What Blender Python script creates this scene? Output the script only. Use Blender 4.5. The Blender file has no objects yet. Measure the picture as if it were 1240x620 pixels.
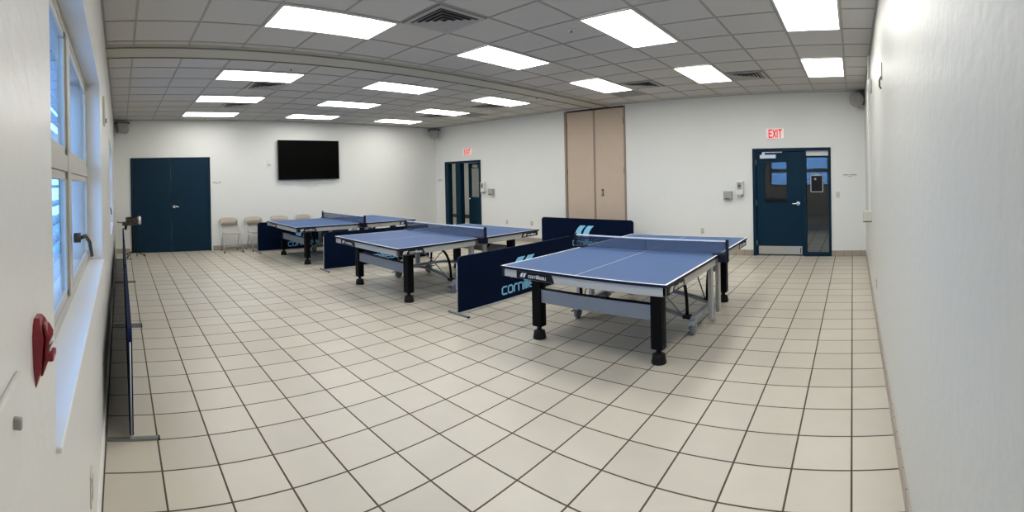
import bpy, bmesh, math, random
from mathutils import Vector, Matrix
random.seed(7)
S = bpy.context.scene
COL = S.collection
PI = math.pi

# ------------------------------------------------------------------ room dimensions (metres)
T = 0.33                      # floor tile module
H = 3.207                     # ceiling height
DX = 11.257                   # far (screen) wall at x = -DX
DY = 6.879                    # wall with the exit doors at y = DY
EL = -2.3255                  # window wall at y = EL
ER = 0.2708                   # right wall at x = ER

# ------------------------------------------------------------------ materials
def mat(name, col, rough=0.5, metal=0.0, noise=0.0, nscale=8.0, bump=0.0, bscale=60.0, coat=0.0, spec=0.5):
    m = bpy.data.materials.new(name); m.use_nodes = True
    nt = m.node_tree; b = nt.nodes['Principled BSDF']
    b.inputs['Base Color'].default_value = (*col, 1); b.inputs['Roughness'].default_value = rough
    b.inputs['Metallic'].default_value = metal
    b.inputs['Specular IOR Level'].default_value = spec
    b.inputs['Coat Weight'].default_value = coat
    tc = nt.nodes.new('ShaderNodeNewGeometry')
    if noise > 0:
        n = nt.nodes.new('ShaderNodeTexNoise'); n.inputs['Scale'].default_value = nscale; n.inputs['Detail'].default_value = 3
        nt.links.new(tc.outputs['Position'], n.inputs['Vector'])
        r = nt.nodes.new('ShaderNodeMapRange'); r.inputs['To Min'].default_value = 1 - noise; r.inputs['To Max'].default_value = 1 + noise
        nt.links.new(n.outputs['Fac'], r.inputs['Value'])
        mx = nt.nodes.new('ShaderNodeVectorMath'); mx.operation = 'SCALE'; mx.inputs[0].default_value = col
        nt.links.new(r.outputs[0], mx.inputs['Scale']); nt.links.new(mx.outputs[0], b.inputs['Base Color'])
    if bump > 0:
        n = nt.nodes.new('ShaderNodeTexNoise'); n.inputs['Scale'].default_value = bscale; n.inputs['Detail'].default_value = 2
        nt.links.new(tc.outputs['Position'], n.inputs['Vector'])
        bp = nt.nodes.new('ShaderNodeBump'); bp.inputs['Strength'].default_value = bump; bp.inputs['Distance'].default_value = 0.01
        nt.links.new(n.outputs['Fac'], bp.inputs['Height']); nt.links.new(bp.outputs[0], b.inputs['Normal'])
    return m

def emit(name, col, strength):
    m = bpy.data.materials.new(name); m.use_nodes = True
    b = m.node_tree.nodes['Principled BSDF']
    b.inputs['Base Color'].default_value = (*[min(1, c) for c in col], 1)
    b.inputs['Emission Color'].default_value = (*col, 1); b.inputs['Emission Strength'].default_value = strength
    return m

def glass(name, tint, ior=1.45, rough=0.0):
    m = bpy.data.materials.new(name); m.use_nodes = True; nt = m.node_tree
    for n in list(nt.nodes): nt.nodes.remove(n)
    o = nt.nodes.new('ShaderNodeOutputMaterial'); t = nt.nodes.new('ShaderNodeBsdfTransparent'); g = nt.nodes.new('ShaderNodeBsdfGlossy')
    t.inputs[0].default_value = (*tint, 1); g.inputs['Roughness'].default_value = rough
    f = nt.nodes.new('ShaderNodeFresnel'); ge = nt.nodes.new('ShaderNodeNewGeometry'); mr = nt.nodes.new('ShaderNodeMapRange')
    mr.inputs['To Min'].default_value = ior; mr.inputs['To Max'].default_value = 1 / ior
    nt.links.new(ge.outputs['Backfacing'], mr.inputs['Value']); nt.links.new(mr.outputs[0], f.inputs[0])
    mx = nt.nodes.new('ShaderNodeMixShader'); nt.links.new(f.outputs[0], mx.inputs[0])
    nt.links.new(t.outputs[0], mx.inputs[1]); nt.links.new(g.outputs[0], mx.inputs[2]); nt.links.new(mx.outputs[0], o.inputs[0])
    return m

def net_mat():
    m = bpy.data.materials.new('net_mesh'); m.use_nodes = True; nt = m.node_tree
    b = nt.nodes['Principled BSDF']; b.inputs['Base Color'].default_value = (0.035, 0.06, 0.13, 1); b.inputs['Roughness'].default_value = 0.8
    t = nt.nodes.new('ShaderNodeBsdfTransparent'); mx = nt.nodes.new('ShaderNodeMixShader'); mx.inputs[0].default_value = 0.5
    nt.links.new(t.outputs[0], mx.inputs[1]); nt.links.new(b.outputs[0], mx.inputs[2])
    nt.links.new(mx.outputs[0], nt.nodes['Material Output'].inputs[0])
    return m

def tile_mat(name, c1, c2, grout, w, h, mortar, rough, swap=None):
    m = bpy.data.materials.new(name); m.use_nodes = True; nt = m.node_tree; b = nt.nodes['Principled BSDF']
    g = nt.nodes.new('ShaderNodeNewGeometry'); vec = g.outputs['Position']
    if swap:
        s = nt.nodes.new('ShaderNodeSeparateXYZ'); c = nt.nodes.new('ShaderNodeCombineXYZ')
        nt.links.new(vec, s.inputs[0]); nt.links.new(s.outputs[swap[0]], c.inputs[0]); nt.links.new(s.outputs[swap[1]], c.inputs[1]); vec = c.outputs[0]
    br = nt.nodes.new('ShaderNodeTexBrick'); br.offset = 0; br.squash = 1
    br.inputs['Color1'].default_value = (*c1, 1); br.inputs['Color2'].default_value = (*c2, 1); br.inputs['Mortar'].default_value = (*grout, 1)
    br.inputs['Scale'].default_value = 1; br.inputs['Brick Width'].default_value = w; br.inputs['Row Height'].default_value = h
    br.inputs['Mortar Size'].default_value = mortar; br.inputs['Mortar Smooth'].default_value = 0.1
    nt.links.new(vec, br.inputs['Vector'])
    n = nt.nodes.new('ShaderNodeTexNoise'); n.inputs['Scale'].default_value = 5; n.inputs['Detail'].default_value = 4
    nt.links.new(g.outputs['Position'], n.inputs['Vector'])
    r = nt.nodes.new('ShaderNodeMapRange'); r.inputs['To Min'].default_value = 0.94; r.inputs['To Max'].default_value = 1.06
    nt.links.new(n.outputs['Fac'], r.inputs['Value'])
    mx = nt.nodes.new('ShaderNodeVectorMath'); mx.operation = 'SCALE'
    nt.links.new(br.outputs['Color'], mx.inputs[0]); nt.links.new(r.outputs[0], mx.inputs['Scale']); nt.links.new(mx.outputs[0], b.inputs['Base Color'])
    rr = nt.nodes.new('ShaderNodeMapRange'); rr.inputs['To Min'].default_value = rough; rr.inputs['To Max'].default_value = 0.9
    nt.links.new(br.outputs['Fac'], rr.inputs['Value']); nt.links.new(rr.outputs[0], b.inputs['Roughness'])
    bp = nt.nodes.new('ShaderNodeBump'); bp.invert = True; bp.inputs['Strength'].default_value = 0.5; bp.inputs['Distance'].default_value = 0.003
    nt.links.new(br.outputs['Fac'], bp.inputs['Height']); nt.links.new(bp.outputs[0], b.inputs['Normal'])
    return m

M = {}
M['wall'] = mat('wall_paint', (0.69, 0.70, 0.67), 0.45, bump=0.10, bscale=45, noise=0.012, nscale=2)
M['gloss_wall'] = mat('glossy_wall_paint', (0.66, 0.66, 0.64), 0.33, bump=0.22, bscale=22, noise=0.012, nscale=2)
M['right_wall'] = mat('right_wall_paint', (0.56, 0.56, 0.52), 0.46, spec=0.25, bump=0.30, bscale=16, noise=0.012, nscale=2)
M['floor'] = tile_mat('floor_tile', (0.51, 0.475, 0.395), (0.46, 0.425, 0.355), (0.06, 0.045, 0.032), T, T, 0.0058, 0.36)
M['base_y'] = tile_mat('base_tile_y', (0.34, 0.29, 0.24), (0.31, 0.265, 0.22), (0.12, 0.10, 0.08), 0.165, 0.5, 0.003, 0.4, ('X', 'Z'))
M['base_x'] = tile_mat('base_tile_x', (0.34, 0.29, 0.24), (0.31, 0.265, 0.22), (0.12, 0.10, 0.08), 0.165, 0.5, 0.003, 0.4, ('Y', 'Z'))
M['ceil'] = mat('ceiling_tile', (0.50, 0.49, 0.475), 0.95, noise=0.10, nscale=90, bump=0.15, bscale=160)
M['grid'] = mat('ceiling_grid_paint', (0.31, 0.30, 0.285), 0.6)
M['track'] = mat('partition_track', (0.43, 0.42, 0.37), 0.6)
M['trackd'] = mat('partition_track_slot', (0.16, 0.15, 0.12), 0.7)
M['navy'] = mat('navy_door_paint', (0.003, 0.021, 0.041), 0.4, spec=0.13, noise=0.06, nscale=3)
M['steel'] = mat('brushed_steel', (0.58, 0.58, 0.57), 0.32, 0.9)
M['chrome'] = mat('satin_chrome', (0.75, 0.75, 0.76), 0.2, 1.0)
M['beige'] = mat('beige_laminate', (0.50, 0.40, 0.305), 0.5, noise=0.05, nscale=6)
M['beiged'] = mat('beige_frame', (0.27, 0.21, 0.17), 0.5)
M['black'] = mat('black_plastic', (0.006, 0.006, 0.007), 0.45, spec=0.2)
M['tvscreen'] = mat('screen_black', (0.001, 0.001, 0.001), 0.30, spec=0.05)
M['blackm'] = mat('black_leg_paint', (0.003, 0.003, 0.004), 0.45, spec=0.1)
M['rubber'] = mat('black_rubber', (0.007, 0.007, 0.007), 0.6, spec=0.2)
M['tabletop'] = mat('table_blue', (0.056, 0.110, 0.245), 0.55, spec=0.2, noise=0.03, nscale=30)
M['tedge'] = mat('table_edge_navy', (0.004, 0.007, 0.022), 0.45, spec=0.25)
M['white'] = mat('white_line', (0.80, 0.81, 0.84), 0.5)
M['apron'] = mat('light_grey_steel', (0.41, 0.41, 0.39), 0.42, 0.1)
M['alu'] = mat('aluminium', (0.42, 0.43, 0.42), 0.35, 0.6)
M['panelg'] = mat('grey_cross_panel', (0.27, 0.285, 0.295), 0.5, noise=0.03)
M['wheel'] = mat('grey_wheel', (0.17, 0.185, 0.21), 0.5)
M['fender'] = mat('grey_fender', (0.30, 0.33, 0.36), 0.45)
M['net'] = net_mat()
M['post'] = mat('navy_net_post', (0.005, 0.006, 0.02), 0.45, spec=0.25)
M['letter'] = mat('pale_grey_lettering', (0.62, 0.63, 0.64), 0.5)
M['fabric'] = mat('navy_fabric', (0.0012, 0.006, 0.022), 0.8, spec=0.06, noise=0.08, nscale=20)
M['fabrichem'] = mat('navy_fabric_hem', (0.004, 0.012, 0.045), 0.7, spec=0.1)
M['logo'] = mat('light_blue_print', (0.22, 0.56, 0.82), 0.6)
M['railg'] = mat('silver_rail', (0.52, 0.53, 0.54), 0.4, 0.5)
M['footg'] = mat('grey_foot_bar', (0.22, 0.23, 0.23), 0.4, 0.6)
M['chair'] = mat('beige_chair_paint', (0.36, 0.32, 0.26), 0.4)
M['chairleg'] = mat('grey_chair_tube', (0.42, 0.41, 0.39), 0.35, 0.3)
M['plate'] = mat('white_plastic', (0.66, 0.66, 0.63), 0.4)
M['ivory'] = mat('ivory_plastic', (0.55, 0.53, 0.45), 0.45)
M['greyp'] = mat('grey_plastic', (0.32, 0.32, 0.30), 0.45)
M['dgrey'] = mat('dark_grey', (0.07, 0.07, 0.065), 0.5)
M['speaker'] = mat('speaker_grey', (0.34, 0.33, 0.30), 0.6)
M['red'] = mat('fire_red', (0.21, 0.006, 0.014), 0.28)
M['redface'] = emit('exit_red', (0.75, 0.02, 0.03), 0.3)
M['exitface'] = emit('exit_face', (0.9, 0.80, 0.76), 0.10)
M['lamp'] = emit('lamp_diffuser', (1.0, 0.975, 0.93), 8.5)
M['lampframe'] = mat('lamp_frame', (0.62, 0.62, 0.60), 0.5)
M['winframe'] = mat('window_aluminium', (0.42, 0.41, 0.37), 0.45, 0.1)
M['handle'] = mat('bronze_handle', (0.05, 0.045, 0.04), 0.4, 0.6)
M['glass'] = glass('window_glass', (0.93, 0.96, 0.98))
M['dglass'] = glass('dark_glass', (0.74, 0.77, 0.78), 1.5)
M['hglass'] = glass('hall_glass', (0.88, 0.90, 0.88), 1.45)
M['louvre'] = mat('blue_louvre', (0.55, 0.68, 0.80), 0.5)
M['sill'] = mat('white_sill', (0.72, 0.72, 0.70), 0.35)
M['hallwall'] = mat('hall_paint', (0.50, 0.51, 0.49), 0.6)
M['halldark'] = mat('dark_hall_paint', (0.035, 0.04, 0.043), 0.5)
M['void'] = mat('vent_dark', (0.02, 0.02, 0.02), 0.9)
M['ventw'] = mat('vent_blade', (0.36, 0.35, 0.34), 0.5)
M['cable'] = mat('white_cable', (0.50, 0.50, 0.48), 0.5)
M['ground'] = mat('outside_ground', (0.30, 0.31, 0.30), 0.9)
M['can'] = mat('silver_canister', (0.62, 0.60, 0.58), 0.3, 0.7)
M['brownish'] = mat('dark_brown_body', (0.035, 0.022, 0.018), 0.4)

# ------------------------------------------------------------------ mesh builder
class MB:
    def __init__(s): s.v = []; s.f = []; s.m = []; s.mats = []; s.sm = []
    def mi(s, m):
        if m not in s.mats: s.mats.append(m)
        return s.mats.index(m)
    def face(s, pts, m, smooth=False):
        b = len(s.v); s.v += [tuple(p) for p in pts]; s.f.append(tuple(range(b, b + len(pts)))); s.m.append(s.mi(m)); s.sm.append(smooth)
    def solid(s, verts, faces, m, smooth=False):
        b = len(s.v); s.v += [tuple(p) for p in verts]
        for f in faces: s.f.append(tuple(b + i for i in f)); s.m.append(s.mi(m)); s.sm.append(smooth)
    def box(s, x0, x1, y0, y1, z0, z1, m, mtx=None, tm=None):
        vs = [(x0, y0, z0), (x1, y0, z0), (x1, y1, z0), (x0, y1, z0), (x0, y0, z1), (x1, y0, z1), (x1, y1, z1), (x0, y1, z1)]
        if mtx: vs = [mtx @ Vector(v) for v in vs]
        s.solid(vs, [(0, 3, 2, 1), (0, 1, 5, 4), (1, 2, 6, 5), (2, 3, 7, 6), (3, 0, 4, 7)], m)
        b = len(s.v) - 8; s.f.append((b + 4, b + 5, b + 6, b + 7)); s.m.append(s.mi(tm or m)); s.sm.append(False)
        return s
    def cyl(s, p0, p1, r0, m, r1=None, n=16, caps=True):
        p0 = Vector(p0); p1 = Vector(p1); r1 = r0 if r1 is None else r1; d = (p1 - p0).normalized()
        a = d.orthogonal().normalized(); b = d.cross(a); vs = []
        for p, r in ((p0, r0), (p1, r1)):
            for i in range(n):
                t = 2 * PI * i / n; vs.append(p + (a * math.cos(t) + b * math.sin(t)) * r)
        s.solid(vs, [(i, (i + 1) % n, n + (i + 1) % n, n + i) for i in range(n)], m, True)
        if caps:
            k = len(s.v) - 2 * n
            s.f.append(tuple(k + i for i in range(n - 1, -1, -1))); s.m.append(s.mi(m)); s.sm.append(False)
            s.f.append(tuple(k + n + i for i in range(n))); s.m.append(s.mi(m)); s.sm.append(False)
        return s
    def lathe(s, c, prof, m, n=20, axis='z'):
        c = Vector(c)
        def P(r, t, z):
            x, y = r * math.cos(t), r * math.sin(t)
            return c + (Vector((x, y, z)) if axis == 'z' else Vector((z, x, y)) if axis == 'x' else Vector((y, z, x)))
        vs = [P(r, 2 * PI * i / n, z) for r, z in prof for i in range(n)]; fs = []
        for j in range(len(prof) - 1):
            for i in range(n): fs.append((j * n + i, j * n + (i + 1) % n, (j + 1) * n + (i + 1) % n, (j + 1) * n + i))
        fs.append(tuple(range(n - 1, -1, -1))); fs.append(tuple(range((len(prof) - 1) * n, len(prof) * n)))
        s.solid(vs, fs, m, True); return s
    def tube(s, pts, r, m, n=10, flat=None):
        pts = [Vector(p) for p in pts]; rings = []; up = None
        for i, p in enumerate(pts):
            d = (pts[min(i + 1, len(pts) - 1)] - pts[max(i - 1, 0)]).normalized()
            if up is None: up = d.orthogonal().normalized() if flat is None else (Vector(flat) - d * d.dot(Vector(flat))).normalized()
            else: up = (up - d * d.dot(up)).normalized()
            b = d.cross(up)
            ra, rb = (r if isinstance(r, tuple) else (r, r))
            rings.append([p + up * (math.cos(2 * PI * k / n) * ra) + b * (math.sin(2 * PI * k / n) * rb) for k in range(n)])
        vs = [v for g in rings for v in g]; fs = []
        for j in range(len(pts) - 1):
            for i in range(n): fs.append((j * n + i, j * n + (i + 1) % n, (j + 1) * n + (i + 1) % n, (j + 1) * n + i))
        fs.append(tuple(range(n - 1, -1, -1))); fs.append(tuple(range((len(pts) - 1) * n, len(pts) * n)))
        s.solid(vs, fs, m, True); return s
    def prism(s, poly, o, u, v, w, t, m, side=None):
        """poly (a,b) in plane o + a*u + b*v, thickened by t along w"""
        o, u, v, w = Vector(o), Vector(u), Vector(v), Vector(w); n = len(poly)
        A = [o + u * a + v * b for a, b in poly]; B = [p + w * t for p in A]
        if u.cross(v).dot(w) * t > 0: fr, bk = tuple(range(n - 1, -1, -1)), tuple(range(n, 2 * n))
        else: fr, bk = tuple(range(n)), tuple(range(2 * n - 1, n - 1, -1))
        k = len(s.v); s.v += [tuple(p) for p in A + B]
        for f in (fr, bk): s.f.append(tuple(k + i for i in f)); s.m.append(s.mi(m)); s.sm.append(False)
        for i in range(n):
            j = (i + 1) % n; s.f.append((k + i, k + j, k + n + j, k + n + i)); s.m.append(s.mi(side or m)); s.sm.append(False)
        return s
    def build(s, name, parent=None, loc=(0, 0, 0), bevel=0, segs=2):
        me = bpy.data.meshes.new(name); me.from_pydata(s.v, [], s.f)
        for m in s.mats: me.materials.append(M[m])
        me.polygons.foreach_set('material_index', s.m); me.polygons.foreach_set('use_smooth', s.sm)
        bm = bmesh.new(); bm.from_mesh(me); bmesh.ops.recalc_face_normals(bm, faces=bm.faces); bm.to_mesh(me); bm.free()
        o = bpy.data.objects.new(name, me); COL.objects.link(o); o.location = loc
        if parent: o.parent = parent
        if bevel:
            b = o.modifiers.new('bevel', 'BEVEL'); b.width = bevel; b.segments = segs; b.limit_method = 'ANGLE'; b.angle_limit = math.radians(40)
        return o

def tag(o, label, cat, group=None, kind=None):
    o['label'] = label; o['category'] = cat
    if group: o['group'] = group
    if kind: o['kind'] = kind
    return o
def thing(name, label, cat, loc=(0, 0, 0), rz=0, group=None):
    o = bpy.data.objects.new(name, None); COL.objects.link(o); o.location = loc; o.rotation_euler = (0, 0, rz); o.empty_display_size = 0.1
    return tag(o, label, cat, group)
def struct(o): o['kind'] = 'structure'; return o
def copy_tree(o, parent=None):
    c = o.copy(); COL.objects.link(c)
    if parent is not None: c.parent = parent; c.matrix_parent_inverse = o.matrix_parent_inverse.copy()
    for ch in list(o.children): copy_tree(ch, c)
    return c

# ------------------------------------------------------------------ stroke lettering
GL = {
 'c': (0.9, [[(.9, 1), (.22, 1), (0, .8), (0, .2), (.22, 0), (.9, 0)]]),
 'o': (0.95, [[(.22, 1), (.7, 1), (.92, .8), (.92, .2), (.7, 0), (.22, 0), (0, .2), (0, .8), (.22, 1)]]),
 'r': (0.6, [[(0, 0), (0, .8), (.2, 1), (.6, 1)]]),
 'n': (0.92, [[(0, 0), (0, 1), (.68, 1), (.9, .8), (.9, 0)]]),
 'i': (0.05, [[(0, 0), (0, 1)], [(0, 1.25), (0, 1.45)]]),
 'l': (0.05, [[(0, 0), (0, 1.5)]]),
 'e': (0.92, [[(0, .5), (.92, .5), (.92, .8), (.7, 1), (.22, 1), (0, .8), (0, .2), (.22, 0), (.9, 0)]]),
 'a': (0.92, [[(.1, 1), (.7, 1), (.92, .8), (.92, 0), (.18, 0), (0, .12), (0, .42), (.18, .56), (.92, .56)]]),
 'u': (0.92, [[(0, 1), (0, .2), (.22, 0), (.9, 0)], [(.92, 1), (.92, 0)]]),
 'E': (0.8, [[(.8, 1.5), (0, 1.5), (0, 0), (.8, 0)], [(0, .76), (.7, .76)]]),
 'X': (0.8, [[(0, 1.5), (.8, 0)], [(.8, 1.5), (0, 0)]]),
 'I': (0.05, [[(0, 0), (0, 1.5)]]),
 'T': (0.8, [[(0, 1.5), (.8, 1.5)], [(.4, 1.5), (.4, 0)]]),
}
def text_width(txt, s, gap): return sum(GL[c][0] for c in txt) * s + gap * s * (len(txt) - 1)
def lettering(mb, txt, o, u, v, w, s, lw, m, gap=0.32, t=0.0015):
    o, u, v, w = Vector(o), Vector(u), Vector(v), Vector(w); x = 0
    for c in txt:
        wd, paths = GL[c]
        for p in paths:
            for (a0, b0), (a1, b1) in zip(p, p[1:]):
                d = Vector((a1 - a0, b1 - b0)); L = d.length
                if L == 0: continue
                d /= L; q = Vector((-d.y, d.x)) * lw / 2 / s; e = d * (lw / 2 / s) * 0.8
                pts = [(a0 - e.x - q.x, b0 - e.y - q.y), (a1 + e.x - q.x, b1 + e.y - q.y), (a1 + e.x + q.x, b1 + e.y + q.y), (a0 - e.x + q.x, b0 - e.y + q.y)]
                mb.prism([((x + a) * s, b * s) for a, b in pts], o, u, v, w, t, m)
        x += wd + gap
def chevrons(mb, o, u, v, w, s, m, t=0.0015):
    """two slanted curved strokes, s = height"""
    for k in range(2):
        dx = k * 0.82
        A = [(0 + dx, 0), (.06 + dx, .3), (.2 + dx, .6), (.42 + dx, .86), (.60 + dx, 1)]
        B = [(1.18 + dx, 1), (.92 + dx, .78), (.72 + dx, .5), (.62 + dx, .25), (.60 + dx, 0)]
        mb.prism([(a * s, b * s) for a, b in A + B], o, u, v, w, t, m)

# ================================================================== ROOM SHELL
XL, XR = -DX, ER
WT = 0.2
f = MB(); f.box(-18, 0.6, -2.6, 11.1, -0.15, 0, 'floor'); struct(f.build('floor'))

def wall_y(name, y0, y1, x0, x1, holes, m, z1=H + 0.1):
    """wall slab spanning x0..x1 at y0..y1 with rectangular holes (hx0,hx1,hz0,hz1)"""
    mb = MB(); xs = sorted({x0, x1, *[h[0] for h in holes], *[h[1] for h in holes]})
    for a, b in zip(xs, xs[1:]):
        hs = [h for h in holes if h[0] <= a + 1e-6 and h[1] >= b - 1e-6]
        z = 0
        for h in sorted(hs, key=lambda h: h[2]):
            if h[2] > z: mb.box(a, b, y0, y1, z, h[2], m)
            z = h[3]
        if z < z1: mb.box(a, b, y0, y1, z, z1, m)
    return struct(mb.build(name))

W1 = (-3.3, -0.90, 1.10, 2.36); W2 = (-8.0, -6.0, 1.0, 2.25)
wall_y('wall_left', EL - 0.3, EL, XL - WT, XR + WT, [W1, W2], 'gloss_wall')
ED = (-1.952, -0.40, 0, 2.125)      # exit door opening
LD = (-10.80, -9.262, 0, 2.15)      # far exit door opening
CL = (-6.40, -4.76, 0, H - 0.03)    # tall beige doors
wall_y('wall_back', DY, DY + 0.16, XL - WT, XR + WT, [ED, LD, CL], 'wall')
mb = MB(); mb.box(XL - WT, XL, EL, DY, 0, H + 0.1, 'wall'); struct(mb.build('wall_far'))
mb = MB(); mb.box(XR, XR + WT, EL, DY, 0, H + 0.1, 'right_wall'); struct(mb.build('wall_right'))

# ceiling, suspended grid and the partition track
mb = MB(); mb.box(XL, XR, EL, DY, H, H + 0.1, 'ceil'); struct(mb.build('ceiling'))
GX = [-0.08 - 0.62 * i for i in range(9)] + [-6.19 - 0.62 * i for i in range(9)]
GY = [-0.77 + 0.62 * j for j in range(-2, 13)]
mb = MB()
for x in GX:
    if x > XL + 0.02: mb.box(x - 0.012, x + 0.012, EL, DY, H - 0.006, H + 0.001, 'grid')
for y in GY:
    mb.box(-5.17, XR, y - 0.012, y + 0.012, H - 0.005, H + 0.001, 'grid'); mb.box(XL, -5.60, y - 0.012, y + 0.012, H - 0.005, H + 0.001, 'grid')
for x0, x1, y0, y1 in ((XL, XR, EL, EL + 0.022), (XL, XR, DY - 0.022, DY), (XL, XL + 0.022, EL, DY), (XR - 0.022, XR, EL, DY)):
    mb.box(x0, x1, y0, y1, H - 0.006, H + 0.001, 'grid')
struct(mb.build('trim_1'))
mb = MB(); mb.box(-5.60, -5.17, EL, DY, H - 0.03, H, 'track'); mb.box(-5.20, -5.17, EL, DY, H - 0.04, H - 0.03, 'trackd')
mb.box(-5.60, -5.585, EL, DY, H - 0.04, H - 0.03, 'trackd')
struct(mb.build('trim_2'))

# baseboards
def base(name, segs, axis):
    mb = MB()
    for s in segs:
        if axis == 'y': mb.box(s[0], s[1], DY - 0.012, DY, 0, 0.112, 'base_y')
        elif axis == 'x0': mb.box(XL, XL + 0.012, s[0], s[1], 0, 0.112, 'base_x')
        elif axis == 'x1': mb.box(XR - 0.012, XR, s[0], s[1], 0, 0.112, 'base_x')
        else: mb.box(s[0], s[1], EL, EL + 0.012, 0, 0.112, 'sill')
    return struct(mb.build(name))
base('baseboard_back', [(XL, LD[0]), (LD[1], CL[0]), (CL[1], ED[0]), (ED[1], XR)], 'y')
base('baseboard_far', [(EL, -1.98), (0.06, DY)], 'x0'); base('baseboard_right', [(EL, DY - 0.012)], 'x1'); base('baseboard_left', [(XL, XR)], 'l')

# ================================================================== WINDOWS
def window(name, W):
    x0, x1, z0, z1 = W; yf = EL - 0.095; cx = -2.06 if x1 > -2 else (x0 + x1) / 2
    root = bpy.data.objects.new(name, None); COL.objects.link(root); root.location = ((x0 + x1) / 2, EL - 0.12, z0); struct(root)
    ox, oy, oz = root.location
    def B(mb, a, b, c, d, e, g, m): mb.box(a - ox, b - ox, c - oy, d - oy, e - oz, g - oz, m)
    fr = MB(); w = 0.05; d0, d1 = yf - 0.04, yf
    B(fr, x0, x1, d0, d1, z0, z0 + w, 'winframe'); B(fr, x0, x1, d0, d1, z1 - w, z1, 'winframe')
    B(fr, x0, x0 + w, d0, d1, z0, z1, 'winframe'); B(fr, x1 - w, x1, d0, d1, z0, z1, 'winframe')
    fr.build('window_frame', root, bevel=0.004)
    mu = MB(); B(mu, cx - 0.05, cx + 0.05, d0, d1 + 0.008, z0 + w, z1 - w, 'winframe'); mu.build('mullion', root, bevel=0.004)
    zt = z0 + (z1 - z0) * 0.50
    for a, b in ((x0 + w, cx - 0.05), (cx + 0.05, x1 - w)):
        tr = MB(); B(tr, a, b, d0, d1 + 0.004, zt - 0.035, zt + 0.035, 'winframe'); tr.build('transom', root, bevel=0.003)
        for za, zb in ((z0 + w, zt - 0.035), (zt + 0.035, z1 - w)):
            sf = MB(); q = 0.035
            B(sf, a, b, d0 + 0.005, d1 - 0.004, za, za + q, 'winframe'); B(sf, a, b, d0 + 0.005, d1 - 0.004, zb - q, zb, 'winframe')
            B(sf, a, a + q, d0 + 0.005, d1 - 0.004, za, zb, 'winframe'); B(sf, b - q, b, d0 + 0.005, d1 - 0.004, za, zb, 'winframe')
            so = sf.build('sash', root, bevel=0.003)
            g = MB(); B(g, a + q, b - q, yf - 0.016, yf - 0.012, za + q, zb - q, 'glass'); g.build('pane', so)
    hd = MB(); hx, hz = cx, z0 + 0.30; P = lambda x, y, z: (x - ox, y - oy, z - oz)
    hd.cyl(P(hx, yf + 0.02, hz), P(hx, yf + 0.05, hz), 0.022, 'handle')
    hd.tube([P(hx, yf + 0.05, hz), P(hx - 0.03, yf + 0.07, hz + 0.005), P(hx - 0.08, yf + 0.085, hz - 0.03), P(hx - 0.13, yf + 0.09, hz - 0.10)], 0.009, 'handle')
    hd.build('crank_handle', root)
    sl = MB(); B(sl, x0, x1, yf, EL + 0.012, z0 - 0.001, z0 + 0.012, 'sill'); sl.build('window_sill', root, bevel=0.003)
    # exterior louvre slats fixed to the outside of the frame
    lv = MB(); n = int((z1 - z0) / 0.095)
    for i in range(n):
        z = z0 + 0.05 + i * 0.095
        lv.solid([P(x0, EL - 0.20, z), P(x1, EL - 0.20, z), P(x1, EL - 0.27, z + 0.012), P(x0, EL - 0.27, z + 0.012),
                  P(x0, EL - 0.20, z + 0.006), P(x1, EL - 0.20, z + 0.006), P(x1, EL - 0.27, z + 0.018), P(x0, EL - 0.27, z + 0.018)],
                 [(0, 1, 2, 3), (4, 7, 6, 5), (0, 4, 5, 1), (3, 2, 6, 7), (0, 3, 7, 4), (1, 5, 6, 2)], 'louvre')
    lv.build('outer_louvre', root)
    return root
window('window_1', W1); window('window_2', W2)
mb = MB(); mb.box(-30, 12, -40, -2.65, -0.35, -0.2, 'ground'); struct(mb.build('trim_3'))

# ================================================================== DOORS
# door_1: flush navy double door on the far wall
def part(mb, name, parent, bevel=0): return mb.build(name, parent, bevel=bevel)
def sroot(name, loc):
    r = bpy.data.objects.new(name, None); COL.objects.link(r); r.location = loc; return struct(r)
r = sroot('door_1', (XL, -0.96, 0))
mb = MB(); h2 = 2.26
mb.box(0, 0.03, -0.975, -0.935, 0, h2 + 0.035, 'navy'); mb.box(0, 0.03, 0.935, 0.975, 0, h2 + 0.035, 'navy'); mb.box(0, 0.03, -0.935, 0.935, h2 - 0.005, h2 + 0.035, 'navy')
part(mb, 'door_frame', r, 0.003)
for a, b in ((-0.932, -0.003), (0.003, 0.932)):
    mb = MB(); mb.box(0, 0.022, a, b, 0.008, h2 - 0.008, 'navy'); leaf = part(mb, 'door_leaf', r, 0.003)
    if a > 0:
        mb = MB(); mb.cyl((0.022, 0.07, 1.1), (0.034, 0.07, 1.1), 0.036, 'chrome', n=20); mb.cyl((0.034, 0.07, 1.1), (0.075, 0.07, 1.1), 0.012, 'chrome')
        mb.tube([(0.075, 0.06, 1.1), (0.075, 0.12, 1.1), (0.07, 0.185, 1.092)], 0.011, 'chrome'); part(mb, 'door_handle', leaf)

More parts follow.
